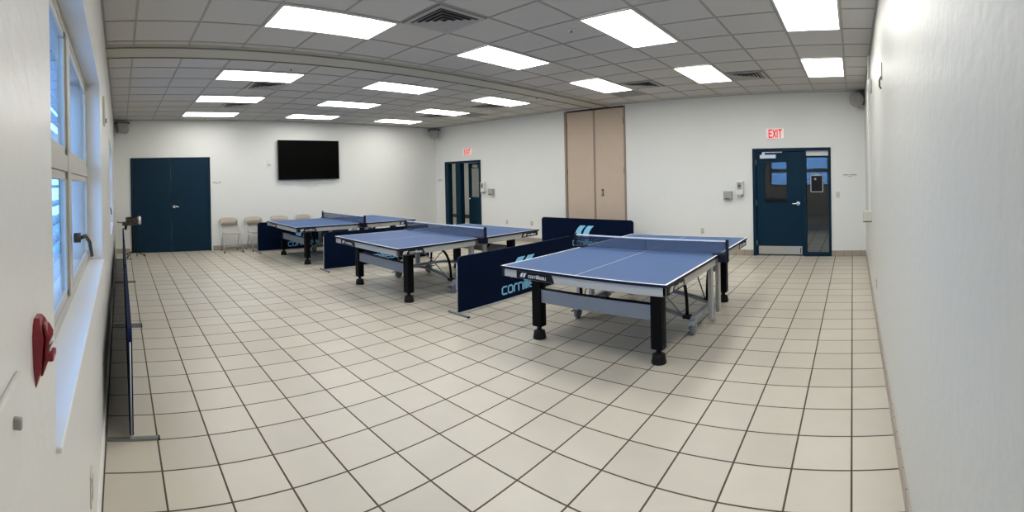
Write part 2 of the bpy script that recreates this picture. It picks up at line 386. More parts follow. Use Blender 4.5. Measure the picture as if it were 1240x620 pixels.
# door_2: navy exit door with side light
r = sroot('door_2', (ED[0], DY, 0))
W = ED[1] - ED[0]; Hh = ED[3]
mb = MB()
mb.box(0, 0.065, -0.02, 0.14, 0, Hh, 'navy'); mb.box(W - 0.05, W, -0.02, 0.14, 0, Hh, 'navy'); mb.box(0.065, W - 0.05, -0.02, 0.14, Hh - 0.06, Hh, 'navy')
mb.box(1.00, 1.065, -0.02, 0.14, 0, Hh - 0.06, 'navy'); mb.box(1.065, W - 0.05, -0.02, 0.14, 0, 0.06, 'navy'); mb.box(1.065, W - 0.05, -0.01, 0.12, 1.93, 1.965, 'navy')
part(mb, 'door_frame', r, 0.004)
mb = MB(); x0, x1, zz0, zz1 = 0.068, 0.997, 0.012, Hh - 0.063; wx0, wx1, wz0, wz1 = 0.215, 0.70, 1.03, 1.87
mb.box(x0, wx0, 0.03, 0.075, zz0, zz1, 'navy'); mb.box(wx1, x1, 0.03, 0.075, zz0, zz1, 'navy'); mb.box(wx0, wx1, 0.03, 0.075, zz0, wz0, 'navy'); mb.box(wx0, wx1, 0.03, 0.075, wz1, zz1, 'navy')
leaf = part(mb, 'door_leaf', r)
mb = MB(); q = 0.022
for a in ((wx0, wx1, wz0, wz0 + q), (wx0, wx1, wz1 - q, wz1), (wx0, wx0 + q, wz0, wz1), (wx1 - q, wx1, wz0, wz1)): mb.box(a[0], a[1], 0.02, 0.03, a[2], a[3], 'navy')
part(mb, 'window_bead', leaf)
mb = MB(); mb.box(wx0, wx1, 0.05, 0.056, wz0, wz1, 'dglass'); part(mb, 'pane', leaf)
mb = MB(); mb.box(0.10, 0.97, 0.026, 0.030, 0.03, 0.19, 'steel'); part(mb, 'kick_plate', leaf)
mb = MB(); mb.box(0.155, 0.475, -0.03, 0.03, 1.925, 2.00, 'steel'); mb.box(0.20, 0.60, -0.035, -0.02, 2.035, 2.052, 'steel'); mb.box(0.20, 0.25, -0.034, 0.0, 2.0, 2.04, 'steel')
part(mb, 'door_closer', leaf, 0.004)
mb = MB(); mb.cyl((0.90, 0.03, 1.035), (0.90, 0.012, 1.035), 0.04, 'chrome', n=20); mb.cyl((0.90, 0.02, 1.035), (0.90, -0.04, 1.035), 0.013, 'chrome')
mb.tube([(0.91, -0.04, 1.035), (0.84, -0.04, 1.035), (0.78, -0.032, 1.03)], 0.013, 'chrome'); part(mb, 'door_handle', leaf)
for z in (0.25, 1.05, 1.85):
    mb = MB(); mb.cyl((0.066, 0.018, z - 0.05), (0.066, 0.018, z + 0.05), 0.009, 'steel'); part(mb, 'hinge', leaf)
mb = MB(); mb.box(0.93, 0.95, 0.015, 0.028, 0.05, 0.16, 'dgrey'); part(mb, 'door_stop', leaf)
mb = MB(); mb.box(1.065, W - 0.05, 0.05, 0.056, 0.06, 1.93, 'dglass'); part(mb, 'pane', r)
mb = MB(); mb.box(1.065, W - 0.05, 0.04, 0.06, 1.965, Hh - 0.06, 'plate'); part(mb, 'panel', r)
# notice on the side light
r = thing('notice_frame', 'grey framed notice on the side glass of the exit door', 'sign', (ED[0] + 1.27, DY + 0.049, 1.42))
mb = MB(); a, b, t = 0.125, 0.17, 0.018
for q in ((-a, a, -b, -b + t), (-a, a, b - t, b), (-a, -a + t, -b, b), (a - t, a, -b, b)): mb.box(q[0], q[1], -0.008, 0, q[2], q[3], 'greyp')
mb.box(-0.05, 0.05, -0.008, 0, b, b + 0.015, 'greyp'); part(mb, 'frame', r)
mb = MB(); mb.box(-a + t, a - t, -0.004, 0, -b + t, b - t, 'black'); mb.cyl((-0.03, -0.004, 0.09), (-0.03, -0.006, 0.09), 0.022, 'greyp'); part(mb, 'sheet', r)

# door_3: far exit door standing ajar with two side lights
r = sroot('door_3', (LD[0], DY, 0)); W = LD[1] - LD[0]; Hh = LD[3]
mb = MB(); mb.box(0, 0.16, -0.02, 0.14, 0, Hh, 'navy'); mb.box(W - 0.07, W, -0.02, 0.14, 0, Hh, 'navy'); mb.box(0.16, W - 0.07, -0.02, 0.14, Hh - 0.06, Hh, 'navy')
mb.box(0.49, 0.70, -0.02, 0.14, 0, Hh - 0.06, 'navy'); mb.box(0.16, 0.49, -0.02, 0.14, 0, 0.06, 'navy')
part(mb, 'door_frame', r, 0.004)
mb = MB(); mb.box(0.16, 0.49, 0.05, 0.056, 0.06, Hh - 0.06, 'hglass'); part(mb, 'pane', r)
leaf = bpy.data.objects.new('door_leaf', None)
mb = MB(); L = 0.76; zz1 = Hh - 0.065
mb.box(-L, -L + 0.11, 0, 0.045, 0.012, zz1, 'navy'); mb.box(-0.11, 0, 0, 0.045, 0.012, zz1, 'navy'); mb.box(-L + 0.11, -0.11, 0, 0.045, 0.012, 1.10, 'navy'); mb.box(-L + 0.11, -0.11, 0, 0.045, 1.93, zz1, 'navy')
leaf = part(mb, 'door_leaf', r); leaf.location = (W - 0.075, 0.10, 0); leaf.rotation_euler = (0, 0, -math.radians(14))
mb = MB(); mb.box(-L + 0.11, -0.11, 0.02, 0.026, 1.10, 1.93, 'hglass'); part(mb, 'pane', leaf)
mb = MB(); mb.cyl((-L + 0.06, 0, 1.05), (-L + 0.06, -0.05, 1.05), 0.014, 'chrome'); mb.cyl((-L + 0.06, 0, 1.05), (-L + 0.06, -0.01, 1.05), 0.036, 'chrome')
mb.tube([(-L + 0.05, -0.05, 1.05), (-L + 0.17, -0.05, 1.045)], 0.012, 'chrome'); part(mb, 'door_handle', leaf)
mb = MB(); mb.box(-0.45, -0.15, -0.05, 0, 1.95, 2.02, 'steel'); mb.tube([(-0.20, -0.03, 2.03), (-0.42, -0.05, 2.035)], 0.008, 'steel'); part(mb, 'door_closer', leaf, 0.004)

# door_4: tall beige double door (folding partition pocket)
r = sroot('door_4', (CL[0], DY, 0)); W = CL[1] - CL[0]; Hh = CL[3]
mb = MB(); mb.box(0, 0.06, -0.015, 0.10, 0, Hh, 'beiged'); mb.box(W - 0.045, W, -0.015, 0.10, 0, Hh, 'beiged'); mb.box(0.06, W - 0.045, -0.005, 0.10, Hh - 0.02, Hh, 'void')
part(mb, 'door_frame', r, 0.004)
mid = 0.83
for k, (a, b) in enumerate(((0.066, mid - 0.004), (mid + 0.004, W - 0.05))):
    mb = MB(); mb.box(a, b, 0.008, 0.055, 0.01, Hh - 0.035, 'beige'); lf = part(mb, 'door_leaf', r, 0.004)
    if k == 0:
        mb = MB(); mb.box(mid - 0.03, mid + 0.018, 0.0, 0.0078, 0.01, Hh - 0.035, 'beiged'); part(mb, 'astragal', lf)
    else:
        mb = MB(); mb.box(mid + 0.17, mid + 0.22, 0.001, 0.0078, 1.18, 1.34, 'dgrey'); mb.box(mid + 0.183, mid + 0.207, -0.006, 0.001, 1.21, 1.30, 'steel'); part(mb, 'flush_pull', lf)
    for z in (0.35, 1.75, 2.85):
        hx = 0.066 if k == 0 else W - 0.05
        mb = MB(); mb.cyl((hx, 0.0, z - 0.07), (hx, 0.0, z + 0.07), 0.010, 'dgrey'); part(mb, 'hinge', lf)
mb = MB(); mb.box(CL[0] - 0.05, CL[1] + 0.05, DY + 0.161, DY + 0.2, 0, H, 'hallwall'); struct(mb.build('trim_4'))

# ---- corridor behind the back wall
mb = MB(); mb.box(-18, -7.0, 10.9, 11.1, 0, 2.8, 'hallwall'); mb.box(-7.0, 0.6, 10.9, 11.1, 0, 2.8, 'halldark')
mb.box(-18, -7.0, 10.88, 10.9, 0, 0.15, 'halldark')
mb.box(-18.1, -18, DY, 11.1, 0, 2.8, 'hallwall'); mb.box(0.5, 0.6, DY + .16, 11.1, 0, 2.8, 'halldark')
mb.box(-18, XL - WT, DY, DY + 0.16, 0, 2.8, 'hallwall'); mb.box(-7.0, -6.9, DY + 0.2, 10.9, 0, 2.8, 'halldark')  # includes a dark divider added across the corridor to keep its right end dim
struct(mb.build('wall_corridor'))
mb = MB(); mb.box(-18, 0.6, DY + 0.16, 11.1, 2.8, 2.9, 'hallwall'); struct(mb.build('ceiling_corridor'))

# ================================================================== CEILING FIXTURES
def make_light():
    r = thing('ceiling_light', '', 'ceiling light')
    mb = MB(); w, l = 0.298, 0.608
    for q in ((-w, w, -l, -l + 0.018), (-w, w, l - 0.018, l), (-w, -w + 0.018, -l, l), (w - 0.018, w, -l, l)): mb.box(q[0], q[1], q[2], q[3], -0.012, 0.0, 'lampframe')
    part(mb, 'frame', r)
    mb = MB(); mb.box(-w + 0.018, w - 0.018, -l + 0.018, l - 0.018, -0.008, -0.001, 'lamp'); part(mb, 'diffuser', r)
    return r
XC = [-0.39, -2.25, -4.11, -6.50, -8.36, -10.22]; YC = [-0.15, 2.33, 4.81]
colw = ['nearest the right wall', 'second from the right wall', 'just right of the ceiling track', 'just left of the ceiling track', 'second beyond the ceiling track', 'nearest the wall with the screen']
roww = ['in window-side row', 'in middle row', 'in exit-wall row']
l0 = make_light(); first = True
for i, x in enumerate(XC):
    for j, y in enumerate(YC):
        o = l0 if first else copy_tree(l0); first = False
        o.location = (x, y, H - 0.006)
        tag(o, 'ceiling light %s, %s' % (roww[j], colw[i]), 'ceiling light', 'fluorescent ceiling lights')
for k, (x, y, lb) in enumerate(((-10.2, 9.0, 'added unseen corridor light directly behind the far exit door'), (-12.8, 9.0, 'added unseen corridor light left of the far exit door'), (-15.4, 9.0, 'added unseen corridor light deepest along the corridor'), (-1.6, 8.6, 'added unseen corridor light behind the near exit door'))):
    o = copy_tree(l0); o.location = (x, y, 2.8); tag(o, lb, 'ceiling light', 'added corridor lights')  # unseen lamps added to brighten the corridor behind the door glass

def make_vent():
    r = thing('ceiling_vent', '', 'vent'); a = 0.295
    mb = MB(); mb.box(-a, a, -a, a, -0.004, 0.0, 'void'); part(mb, 'backing', r)
    mb = MB(); w = 0.05
    for q in ((-a, a, -a, -a + w), (-a, a, a - w, a), (-a, -a + w, -a, a), (a - w, a, -a, a)): mb.box(q[0], q[1], q[2], q[3], -0.012, -0.002, 'ventw')
    part(mb, 'frame', r)
    for k in range(4):
        ro = a - w - 0.014 - k * 0.055; ri = ro - 0.032; mb = MB()
        if ri < 0.03: ri = 0.0
        # square ring, sloping blade
        O = [(-ro, -ro), (ro, -ro), (ro, ro), (-ro, ro)]; I = [(-ri, -ri), (ri, -ri), (ri, ri), (-ri, ri)]
        vs = [(x, y, -0.020) for x, y in O] + [(x, y, -0.006) for x, y in I]
        vs += [(x, y, -0.018) for x, y in O] + [(x, y, -0.004) for x, y in I]
        fs = []
        for i in range(4):
            j = (i + 1) % 4; fs += [(i, j, 4 + j, 4 + i), (8 + i, 12 + i, 12 + j, 8 + j), (i, 8 + i, 8 + j, j)]
        mb.solid(vs, fs, 'ventw'); part(mb, 'blade', r)
    return r
v0 = make_vent(); VS = [(-3.49, 0.78, 'square louvred ceiling vent nearest the camera'), (-3.49, 5.12, 'ceiling vent right of the beige doors, beside a lit panel'),
  (-1.63, 5.12, 'louvred ceiling vent above the exit door'), (-7.12, 0.16, 'ceiling vent just beyond the first window-side light past the track'), (-8.98, 0.16, 'ceiling vent between the last two window-side lights'),
  (-7.12, 5.12, 'ceiling vent behind the first exit-wall light past the track'), (-8.98, 5.12, 'ceiling vent above the far ajar exit door')]
for i, (x, y, lb) in enumerate(VS):
    o = v0 if i == 0 else copy_tree(v0); o.location = (x, y, H - 0.006); tag(o, lb, 'vent', 'square louvred ceiling vents')
for i, (x, y, lb) in enumerate(((-4.11, 5.74, 'dark perforated return grille in ceiling above the beige doors'), (-8.36, 5.74, 'dark perforated return grille in ceiling near the far exit door'))):
    mb = MB(); mb.box(-0.295, 0.295, -0.295, 0.295, -0.006, 0, 'speaker')
    for k in range(-6, 7): mb.box(-0.27, 0.27, k * 0.042 - 0.006, k * 0.042 + 0.006, -0.010, -0.006, 'greyp')
    tag(mb.build('return_grille', loc=(x, y, H - 0.006)), lb, 'vent', 'return grilles')
for i, (x, y, lb) in enumerate(((-2.8, 1.96, 'small white sprinkler head right of the middle-row lights'), (-5.72, 5.0, 'small sprinkler head by the ceiling track near the beige doors'),
      (-5.99, 0.15, 'sprinkler head beyond the track near window-side light'), (-8.21, 2.18, 'dark sprinkler head beside the middle light over the screen side'))):
    mb = MB(); mb.cyl((0, 0, 0), (0, 0, -0.008), 0.038, 'plate', n=20); mb.cyl((0, 0, -0.008), (0, 0, -0.035), 0.011, 'greyp')
    mb.tube([(0.012, 0, -0.01), (0.018, 0, -0.03), (0.004, 0, -0.045)], 0.003, 'greyp'); mb.tube([(-0.012, 0, -0.01), (-0.018, 0, -0.03), (-0.004, 0, -0.045)], 0.003, 'greyp')
    mb.cyl((0, 0, -0.044), (0, 0, -0.048), 0.020, 'steel')
    tag(mb.build('sprinkler_head', loc=(x, y, H if i not in (3,) else H - 0.018)), lb, 'sprinkler', 'ceiling sprinkler heads')

# corner loudspeakers
def corner_speaker(loc, rz, label, s=1.0):
    r = thing('wall_speaker', label, 'speaker', loc, rz, 'corner loudspeakers')
    mb = MB(); mb.box(-0.17 * s, 0.17 * s, -0.16, 0.02, 0.105, 0.14, 'dgrey'); mb.box(-0.02, 0.02, -0.16, -0.05, 0.02, 0.12, 'dgrey'); part(mb, 'bracket', r, 0.004)
    mb = MB(); t = Matrix.Rotation(math.radians(12), 4, 'X'); mb.box(-0.13 * s, 0.13 * s, -0.11, 0.06, -0.11, 0.10, 'speaker', mtx=t); part(mb, 'cabinet', r, 0.012)
    mb = MB(); mb.box(-0.115 * s, 0.115 * s, 0.061, 0.067, -0.098, 0.088, 'greyp', mtx=t); part(mb, 'grille', r)
corner_speaker((XL + 0.20, EL + 0.22, H - 0.20), -PI / 2 + 0.35, 'grey loudspeaker high in the corner beside the windows')
corner_speaker((XL + 0.24, DY - 0.24, H - 0.20), -PI * 0.75, 'grey loudspeaker in the corner between screen and far exit')
# round loudspeaker right corner
r = thing('wall_speaker', 'round grey loudspeaker in the corner right of exit door', 'speaker', (XR - 0.16, DY - 0.20, H - 0.20), 0, 'corner loudspeakers')
mb = MB(); mb.box(-0.02, 0.13, -0.02, 0.18, 0.10, 0.14, 'dgrey'); mb.box(0.10, 0.155, 0.0, 0.10, -0.09, 0.12, 'dgrey'); part(mb, 'bracket', r, 0.003)
mb = MB(); mb.lathe((0, 0, 0), [(0.05, 0.14), (0.09, 0.10), (0.135, -0.02), (0.14, -0.05), (0.12, -0.06), (0.03, -0.03)], 'speaker', axis='y'); part(mb, 'cabinet', r)

# ================================================================== WALL ITEMS
def exit_sign(loc, label):
    r = thing('exit_sign', label, 'exit sign', loc, 0, 'lit exit signs')
    mb = MB(); mb.box(-0.175, 0.175, -0.04, 0, -0.10, 0.10, 'exitface'); part(mb, 'housing', r, 0.006)
    mb = MB(); s = 0.092; w = text_width('EXIT', s, 0.42) * 0.72; lettering(mb, 'EXIT', (-w / 2, -0.0405, -0.069), (0.72, 0, 0), (0, 0, 1), (0, -1, 0), s, 0.030, 'redface', gap=0.42, t=0.002); part(mb, 'lettering', r)
exit_sign((-1.48, DY, 2.41), 'lit red EXIT sign above the navy door nearest the right wall')
exit_sign((-9.75, DY, 2.40), 'red EXIT sign above the far ajar navy door')

r = thing('television', 'large black flat screen television on the far white wall', 'television', (XL, 2.63, 1.70))
mb = MB(); mb.box(0.06, 0.10, -0.865, 0.865, 0, 1.02, 'black'); part(mb, 'bezel', r, 0.006)
mb = MB(); mb.box(0.10, 0.103, -0.85, 0.85, 0.02, 1.005, 'tvscreen'); part(mb, 'screen', r)
mb = MB(); mb.box(0.0, 0.06, -0.3, 0.3, 0.3, 0.75, 'dgrey'); part(mb, 'wall_mount', r)
mb = MB(); mb.tube([(0.03, -0.30, 0.0), (0.02, -0.2, -0.09), (0.015, -0.05, -0.20), (0.015, 0.05, -0.235), (0.015, 0.2, -0.17), (0.02, 0.36, 0.01)], 0.005, 'cable', n=6); part(mb, 'cable', r)

def dispenser_tall(loc, label):
    r = thing('soap_dispenser', label, 'dispenser', loc, 0, 'tall wall dispensers')
    mb = MB(); mb.box(-0.07, 0.07, -0.10, 0, -0.12, 0.15, 'plate'); part(mb, 'housing', r, 0.015)
    mb = MB(); mb.box(-0.045, 0.045, -0.104, -0.10, -0.02, 0.12, 'greyp'); mb.cyl((0, -0.104, 0.05), (0, -0.108, 0.05), 0.028, 'dgrey'); part(mb, 'emblem', r)
    mb = MB(); mb.box(-0.05, 0.05, -0.115, -0.02, -0.165, -0.12, 'greyp'); part(mb, 'nozzle', r, 0.008)
def dispenser_small(loc, label):
    r = thing('wipe_dispenser', label, 'dispenser', loc, 0, 'small grey wall boxes')
    mb = MB(); mb.box(-0.085, 0.085, -0.09, 0, -0.09, 0.085, 'greyp'); part(mb, 'box', r, 0.008)
    mb = MB(); mb.box(-0.05, 0.05, -0.095, -0.09, -0.075, -0.05, 'dgrey'); part(mb, 'slot', r)
dispenser_tall((-2.205, DY + 0.004, 1.34), 'white soap dispenser left of the near exit door')
dispenser_small((-2.46, DY + 0.004, 1.20), 'small grey box left of the dispenser by near exit door')
dispenser_tall((-9.13, DY + 0.004, 1.38), 'white soap dispenser right of the far ajar door')
dispenser_small((-8.83, DY + 0.004, 1.26), 'small grey box right of the dispenser by far ajar door')

def outlet(loc, rz, label, name='wall_outlet', group='wall outlets', toggle=False):
    r = thing(name, label, 'outlet' if not toggle else 'light switch', loc, rz, group)
    mb = MB(); mb.box(-0.04, 0.04, -0.006, 0, -0.062, 0.062, 'ivory'); part(mb, 'cover_plate', r, 0.003)
    mb = MB()
    if toggle: mb.box(-0.008, 0.008, -0.02, -0.006, -0.012, 0.016, 'greyp'); part(mb, 'toggle', r)
    else:
        for z in (-0.026, 0.026): mb.box(-0.017, 0.017, -0.009, -0.006, z - 0.016, z + 0.016, 'greyp')
        part(mb, 'socket', r)
outlet((-7.46, DY, 0.47), 0, 'outlet on the exit wall just left of the beige doors')
outlet((-8.31, DY, 0.47), 0, 'outlet on the exit wall near the far ajar door')
outlet((-3.02, DY, 0.47), 0, 'outlet on the exit wall beyond the nearest table')
outlet((-0.27, DY, 1.20), 0, 'light switch right of the near exit door', 'light_switch', 'light switches', True)
outlet((XR, 2.78, 0.44), -PI / 2, 'outlet low on the glossy right wall')
outlet((-1.80, EL, 0.46), PI, 'outlet low on the window wall by the camera')
# switch plate at the left edge
r = thing('light_switch', 'white light switch plate on window wall at photo edge', 'light switch', (-0.475, EL, 1.335), PI, 'light switches')
mb = MB(); mb.box(-0.085, 0.085, -0.008, 0, -0.062, 0.062, 'plate'); part(mb, 'cover_plate', r, 0.003)
for x in (0.036,):
    mb = MB(); mb.box(x - 0.004, x + 0.004, -0.018, -0.007, 0.012, 0.026, 'greyp'); part(mb, 'toggle', r, 0.002)
# small lettered signs
def wsign(loc, rz, w, label):
    r = thing('room_sign', label, 'sign', loc, rz, 'small lettered wall signs')
    mb = MB(); mb.box(-w / 2, w / 2, -0.004, 0, -0.035, 0.03, 'plate'); part(mb, 'plaque', r, 0.001)
    mb = MB(); n = int(w / 0.022); x = -w / 2 + 0.008
    for k in range(n):
        if k % 7 != 5: mb.box(x, x + 0.014, -0.006, -0.004, 0.0, 0.018, 'dgrey')
        x += 0.0215
    mb.box(-0.03, 0.03, -0.006, -0.004, -0.027, -0.015, 'greyp'); part(mb, 'lettering', r)
wsign((-0.03, DY, 1.575), 0, 0.27, 'thin lettered sign right of the near exit door')
wsign((-11.05, DY, 1.60), 0, 0.22, 'thin lettered sign left of the far ajar door')
wsign((XL, 0.18, 1.66), PI / 2, 0.22, 'thin lettered sign right of the navy double door')
mb = MB(); mb.box(0, 0.025, -0.05, 0.05, -0.09, 0.0, 'plate'); mb.box(0.025, 0.028, -0.03, 0.03, -0.075, -0.045, 'greyp'); mb.box(0, 0.02, -0.03, 0.03, 0.02, 0.06, 'plate')
tag(mb.build('thermostat', loc=(XL - 0.004, 1.55, 2.15), bevel=0.004), 'small white thermostat left of the television', 'thermostat')

# right wall: conduit with box, round fixture, bracket
r = thing('wall_conduit', 'white vertical conduit ending in a box on right wall', 'conduit', (XR, 4.05, 0.98))
mb = MB(); mb.box(-0.035, 0, -0.03, 0.03, 0.13, 2.20, 'plate'); part(mb, 'raceway', r, 0.004)
mb = MB(); mb.box(-0.115, 0, -0.06, 0.06, 0, 0.13, 'ivory'); part(mb, 'junction_box', r, 0.006)
mb = MB(); mb.box(-0.115, -0.001, -0.058, 0.058, -0.012, 0, 'brownish'); part(mb, 'base_plate', r)
mb = MB(); mb.lathe((0, 0, 0), [(0.09, 0), (0.095, -0.02), (0.085, -0.035), (0.05, -0.05)], 'plate', axis='x', n=28)
tag(mb.build('round_wall_fixture', loc=(XR, 3.72, 2.72)), 'small round white fixture high on the right wall', 'wall fixture')
r = thing('wall_bracket', 'small grey hooked bracket high on the glossy right wall', 'bracket', (XR, 1.62, 2.42))
mb = MB(); mb.box(-0.008, 0, -0.012, 0.012, -0.04, 0.10, 'greyp'); part(mb, 'strap', r)
mb = MB(); mb.tube([(-0.006, 0, -0.01), (-0.022, 0, -0.04), (-0.022, 0, -0.09), (-0.010, 0, -0.11)], 0.008, 'dgrey'); part(mb, 'hook', r)
# left wall small fixture
mb = MB(); mb.box(-0.06, 0.06, 0, 0.025, -0.12, 0.12, 'ivory'); mb.box(-0.02, 0.02, 0.025, 0.035, -0.10, -0.06, 'dgrey')
tag(mb.build('alarm_strobe', loc=(-3.9, EL - 0.004, 2.26), bevel=0.005), 'narrow ivory fixture high on window wall between windows', 'wall fixture')

# fire alarm pull station
r = thing('fire_alarm_box', 'small red fire alarm box on the white window wall', 'fire alarm', (-0.70, EL - 0.003, 1.372), PI)
mb = MB(); poly = [(-0.014, 0.055), (0.014, 0.055), (0.024, 0.047), (0.030, 0.03), (0.024, -0.02), (0.008, -0.055), (-0.008, -0.055), (-0.024, -0.02), (-0.030, 0.03), (-0.024, 0.047)]
mb.prism(poly, (0, 0, 0), (1, 0, 0), (0, 0, 1), (0, -1, 0), 0.022, 'red'); mb.v = [(x, y * (1 + min(0, z) * 15 - max(0, z - 0.03) * 18), z) for x, y, z in mb.v]; part(mb, 'housing', r, 0.006)
mb = MB(); mb.prism([(a * 0.75, b * 0.75) for a, b in poly], (0, -0.022, 0.004), (1, 0, 0), (0, 0, 1), (0, -1, 0), 0.007, 'red'); mb.v = [(x, y * (1 + min(0, z) * 14 - max(0, z - 0.03) * 20), z) for x, y, z in mb.v]; part(mb, 'cover', r, 0.003)
mb = MB(); mb.box(-0.018, 0.018, -0.033, -0.018, -0.010, 0.002, 'red'); mb.cyl((0.015, -0.010, -0.012), (0.040, -0.012, -0.014), 0.005, 'red'); part(mb, 'pull_handle', r, 0.003)
mb = MB(); mb.box(-0.020, 0.020, -0.0295, -0.0275, 0.008, 0.011, 'letter'); mb.box(-0.020, 0.020, -0.0295, -0.0275, 0.018, 0.021, 'letter'); part(mb, 'trim_line', r)

# ================================================================== TABLES
def make_table():
    r = thing('table_tennis_table', '', 'table')
    HX, HYy, ZT = 0.875, 1.41, 0.762
    for s in (-1, 1):
        y0, y1 = (-HYy, -0.006) if s < 0 else (0.006, HYy)
        mb = MB(); mb.box(-HX, HX, y0, y1, ZT - 0.024, ZT, 'tedge', tm='tabletop')
        z = ZT + 0.0008; w = 0.02
        def strip(a, b, c, d): mb.face([(a, c, z), (b, c, z), (b, d, z), (a, d, z)], 'white')
        strip(-HX, -HX + w, y0, y1); strip(HX - w, HX, y0, y1)
        ye = y0 if s < 0 else y1 - w; strip(-HX + w, HX - w, ye, ye + w)
        strip(-0.0025, 0.0025, y0 + (w if s < 0 else 0), y1 - (0 if s < 0 else w))
        top = part(mb, 'tabletop', r)
        mb = MB(); a = 0.012; t = 0.03; zb, zt = ZT - 0.10, ZT - 0.0245
        ya, yb = (y0 + a, y1 - 0.04) if s < 0 else (y0 + 0.04, y1 - a)
        mb.box(-HX + a, HX - a, *((ya, ya + t) if s < 0 else (yb - t, yb)), zb, zt, 'apron')
        mb.box(-HX + a, -HX + a + t, ya, yb, zb, zt, 'apron'); mb.box(HX - a - t, HX - a, ya, yb, zb, zt, 'apron')
        mb.box(-HX + a + t, HX - a - t, *((yb - t, yb) if s < 0 else (ya, ya + t)), zb, zt, 'apron')
        mb.box(-0.03, 0.03, ya + t, yb - t, zb + 0.02, zt, 'apron')
        ap = part(mb, 'apron', r, 0.004)
        # brand labels at both sides and one end
        labs = [((-s * (HX - a), 0, 0), None)]
        def label(o, u, w, L, flip):
            mb = MB(); hh = 0.068; P = [(0, 0), (L, 0), (L - 0.03, hh), (0, hh)] if not flip else [(0, 0), (L, 0), (L, hh), (0.03, hh)]
            o = Vector(o); mb.prism(P, o, u, (0, 0, 1), w, 0.004, 'black'); wv = Vector(w) * 0.0042
            chevrons(mb, o + Vector(u) * 0.045 + Vector((0, 0, 0.014)) + wv, u, (0, 0, 1), w, 0.042, 'letter', 0.001)
            sz = 0.021; lettering(mb, 'cornilleau', o + Vector(u) * 0.15 + Vector((0, 0, 0.018)) + wv, u, (0, 0, 1), w, sz, 0.0062, 'letter', gap=0.38, t=0.001)
            part(mb, 'brand_label', ap)
        z0 = zb + 0.004; LW_ = 0.45
        if s < 0: label((-HX + 0.20, y0 + a, z0), (1, 0, 0), (0, -1, 0), LW_, False)
        else: label((HX - 0.20, y1 - a, z0), (-1, 0, 0), (0, 1, 0), LW_, False)
        # right side (+x face): reads along +y ; left side reads along -y
        if s < 0: label((HX - a, y0 + 0.04, z0), (0, 1, 0), (1, 0, 0), 0.40, False); label((-HX + a, y0 + 0.44, z0), (0, -1, 0), (-1, 0, 0), 0.40, True)
        else: label((HX - a, y1 - 0.44, z0), (0, 1, 0), (1, 0, 0), 0.40, True); label((-HX + a, y1 - 0.04, z0), (0, -1, 0), (-1, 0, 0), 0.40, False)
        # legs
        for sx in (-1, 1):
            cx, cy = sx * 0.655, (-1.09 if s < 0 else 0.95)
            mb = MB(); mb.box(cx - 0.055, cx + 0.055, cy - 0.048, cy + 0.048, 0.125, ZT - 0.05, 'blackm'); mb.box(cx - 0.058, cx + 0.058, cy - 0.02, cy + 0.02, 0.16, 0.62, 'blackm')
            lg = part(mb, 'leg', r, 0.006)
            mb = MB(); mb.lathe((cx, cy, 0), [(0.066, 0.0), (0.068, 0.012), (0.060, 0.05), (0.058, 0.075), (0.035, 0.085), (0.024, 0.09), (0.024, 0.126)], 'rubber', n=24); part(mb, 'foot', lg)
        py = -1.11 if s < 0 else 0.97
        # cross panel between the legs of this half
        mb = MB(); mb.box(-0.60, 0.60, py - 0.012, py + 0.012, 0.375, 0.51, 'panelg'); mb.box(-0.60, 0.60, py - 0.030, py + 0.03, 0.51, 0.518, 'tedge')
        part(mb, 'cross_panel', r, 0.003)
        # ball holder under the end
        mb = MB(); mb.cyl((-0.28, s * 1.0, 0.59), (-0.28, s * 1.0, 0.67), 0.05, 'greyp'); mb.cyl((-0.28, s * 1.0, 0.575), (-0.28, s * 1.0, 0.59), 0.035, 'black')
        mb.box(-0.40, -0.37, s * 0.98 - 0.01, s * 0.98 + 0.01, 0.55, 0.68, 'black'); part(mb, 'ball_holder', r)
        mb = MB(); mb.box(0.02, 0.16, s * 1.0 - 0.03, s * 1.0 + 0.03, 0.625, 0.665, 'black'); part(mb, 'latch', r)
        mb = MB(); mb.box(0.34, 0.46, s * 1.0 - 0.03, s * 1.0 + 0.03, 0.625, 0.665, 'black'); part(mb, 'latch', r)
        # aluminium posts at the centre sides
        for sx in (-1, 1):
            mb = MB(); cx = sx * (HX - 0.055); yy = s * 0.135 + 0.04
            mb.box(cx - 0.02, cx + 0.02, yy - 0.04, yy + 0.04, 0.11, ZT - 0.026, 'alu'); mb.box(cx + sx * 0.02 - 0.004, cx + sx * 0.02 + 0.004, yy - 0.008, yy + 0.008, 0.12, ZT - 0.03, 'railg')
            part(mb, 'centre_post', r, 0.004)
        # chassis: arched cross beam, casters, curved struts
        mb = MB(); n = 14; yy = s * 0.32
        pts = [(-0.70 + 1.40 * k / n, yy, 0.155 + 0.115 * math.sin(PI * k / n)) for k in range(n + 1)]
        mb.tube(pts, (0.035, 0.022), 'fender', n=10, flat=(0, 1, 0)); part(mb, 'chassis_beam', r)
        for sx in (-1, 1):
            cx = sx * 0.70
            mb = MB(); mb.lathe((cx - 0.02, yy, 0.065), [(0.02, -0.004), (0.058, 0.0), (0.065, 0.006), (0.065, 0.034), (0.058, 0.04), (0.02, 0.044)], 'wheel', axis='x', n=28)
            mb.cyl((cx - 0.035, yy, 0.065), (cx + 0.036, yy, 0.065), 0.010, 'steel')
            wh = part(mb, 'caster', r)
            mb = MB(); arc = [(0.078 * math.cos(t), 0.078 * math.sin(t)) for t in [PI * (0.18 + 0.64 * k / 12) for k in range(13)]]; inner = [(a * 0.87, b * 0.87) for a, b in reversed(arc)]
            mb.prism(arc + inner, (cx - 0.036, yy, 0.066), (0, 1, 0), (0, 0, 1), (1, 0, 0), 0.072, 'fender')
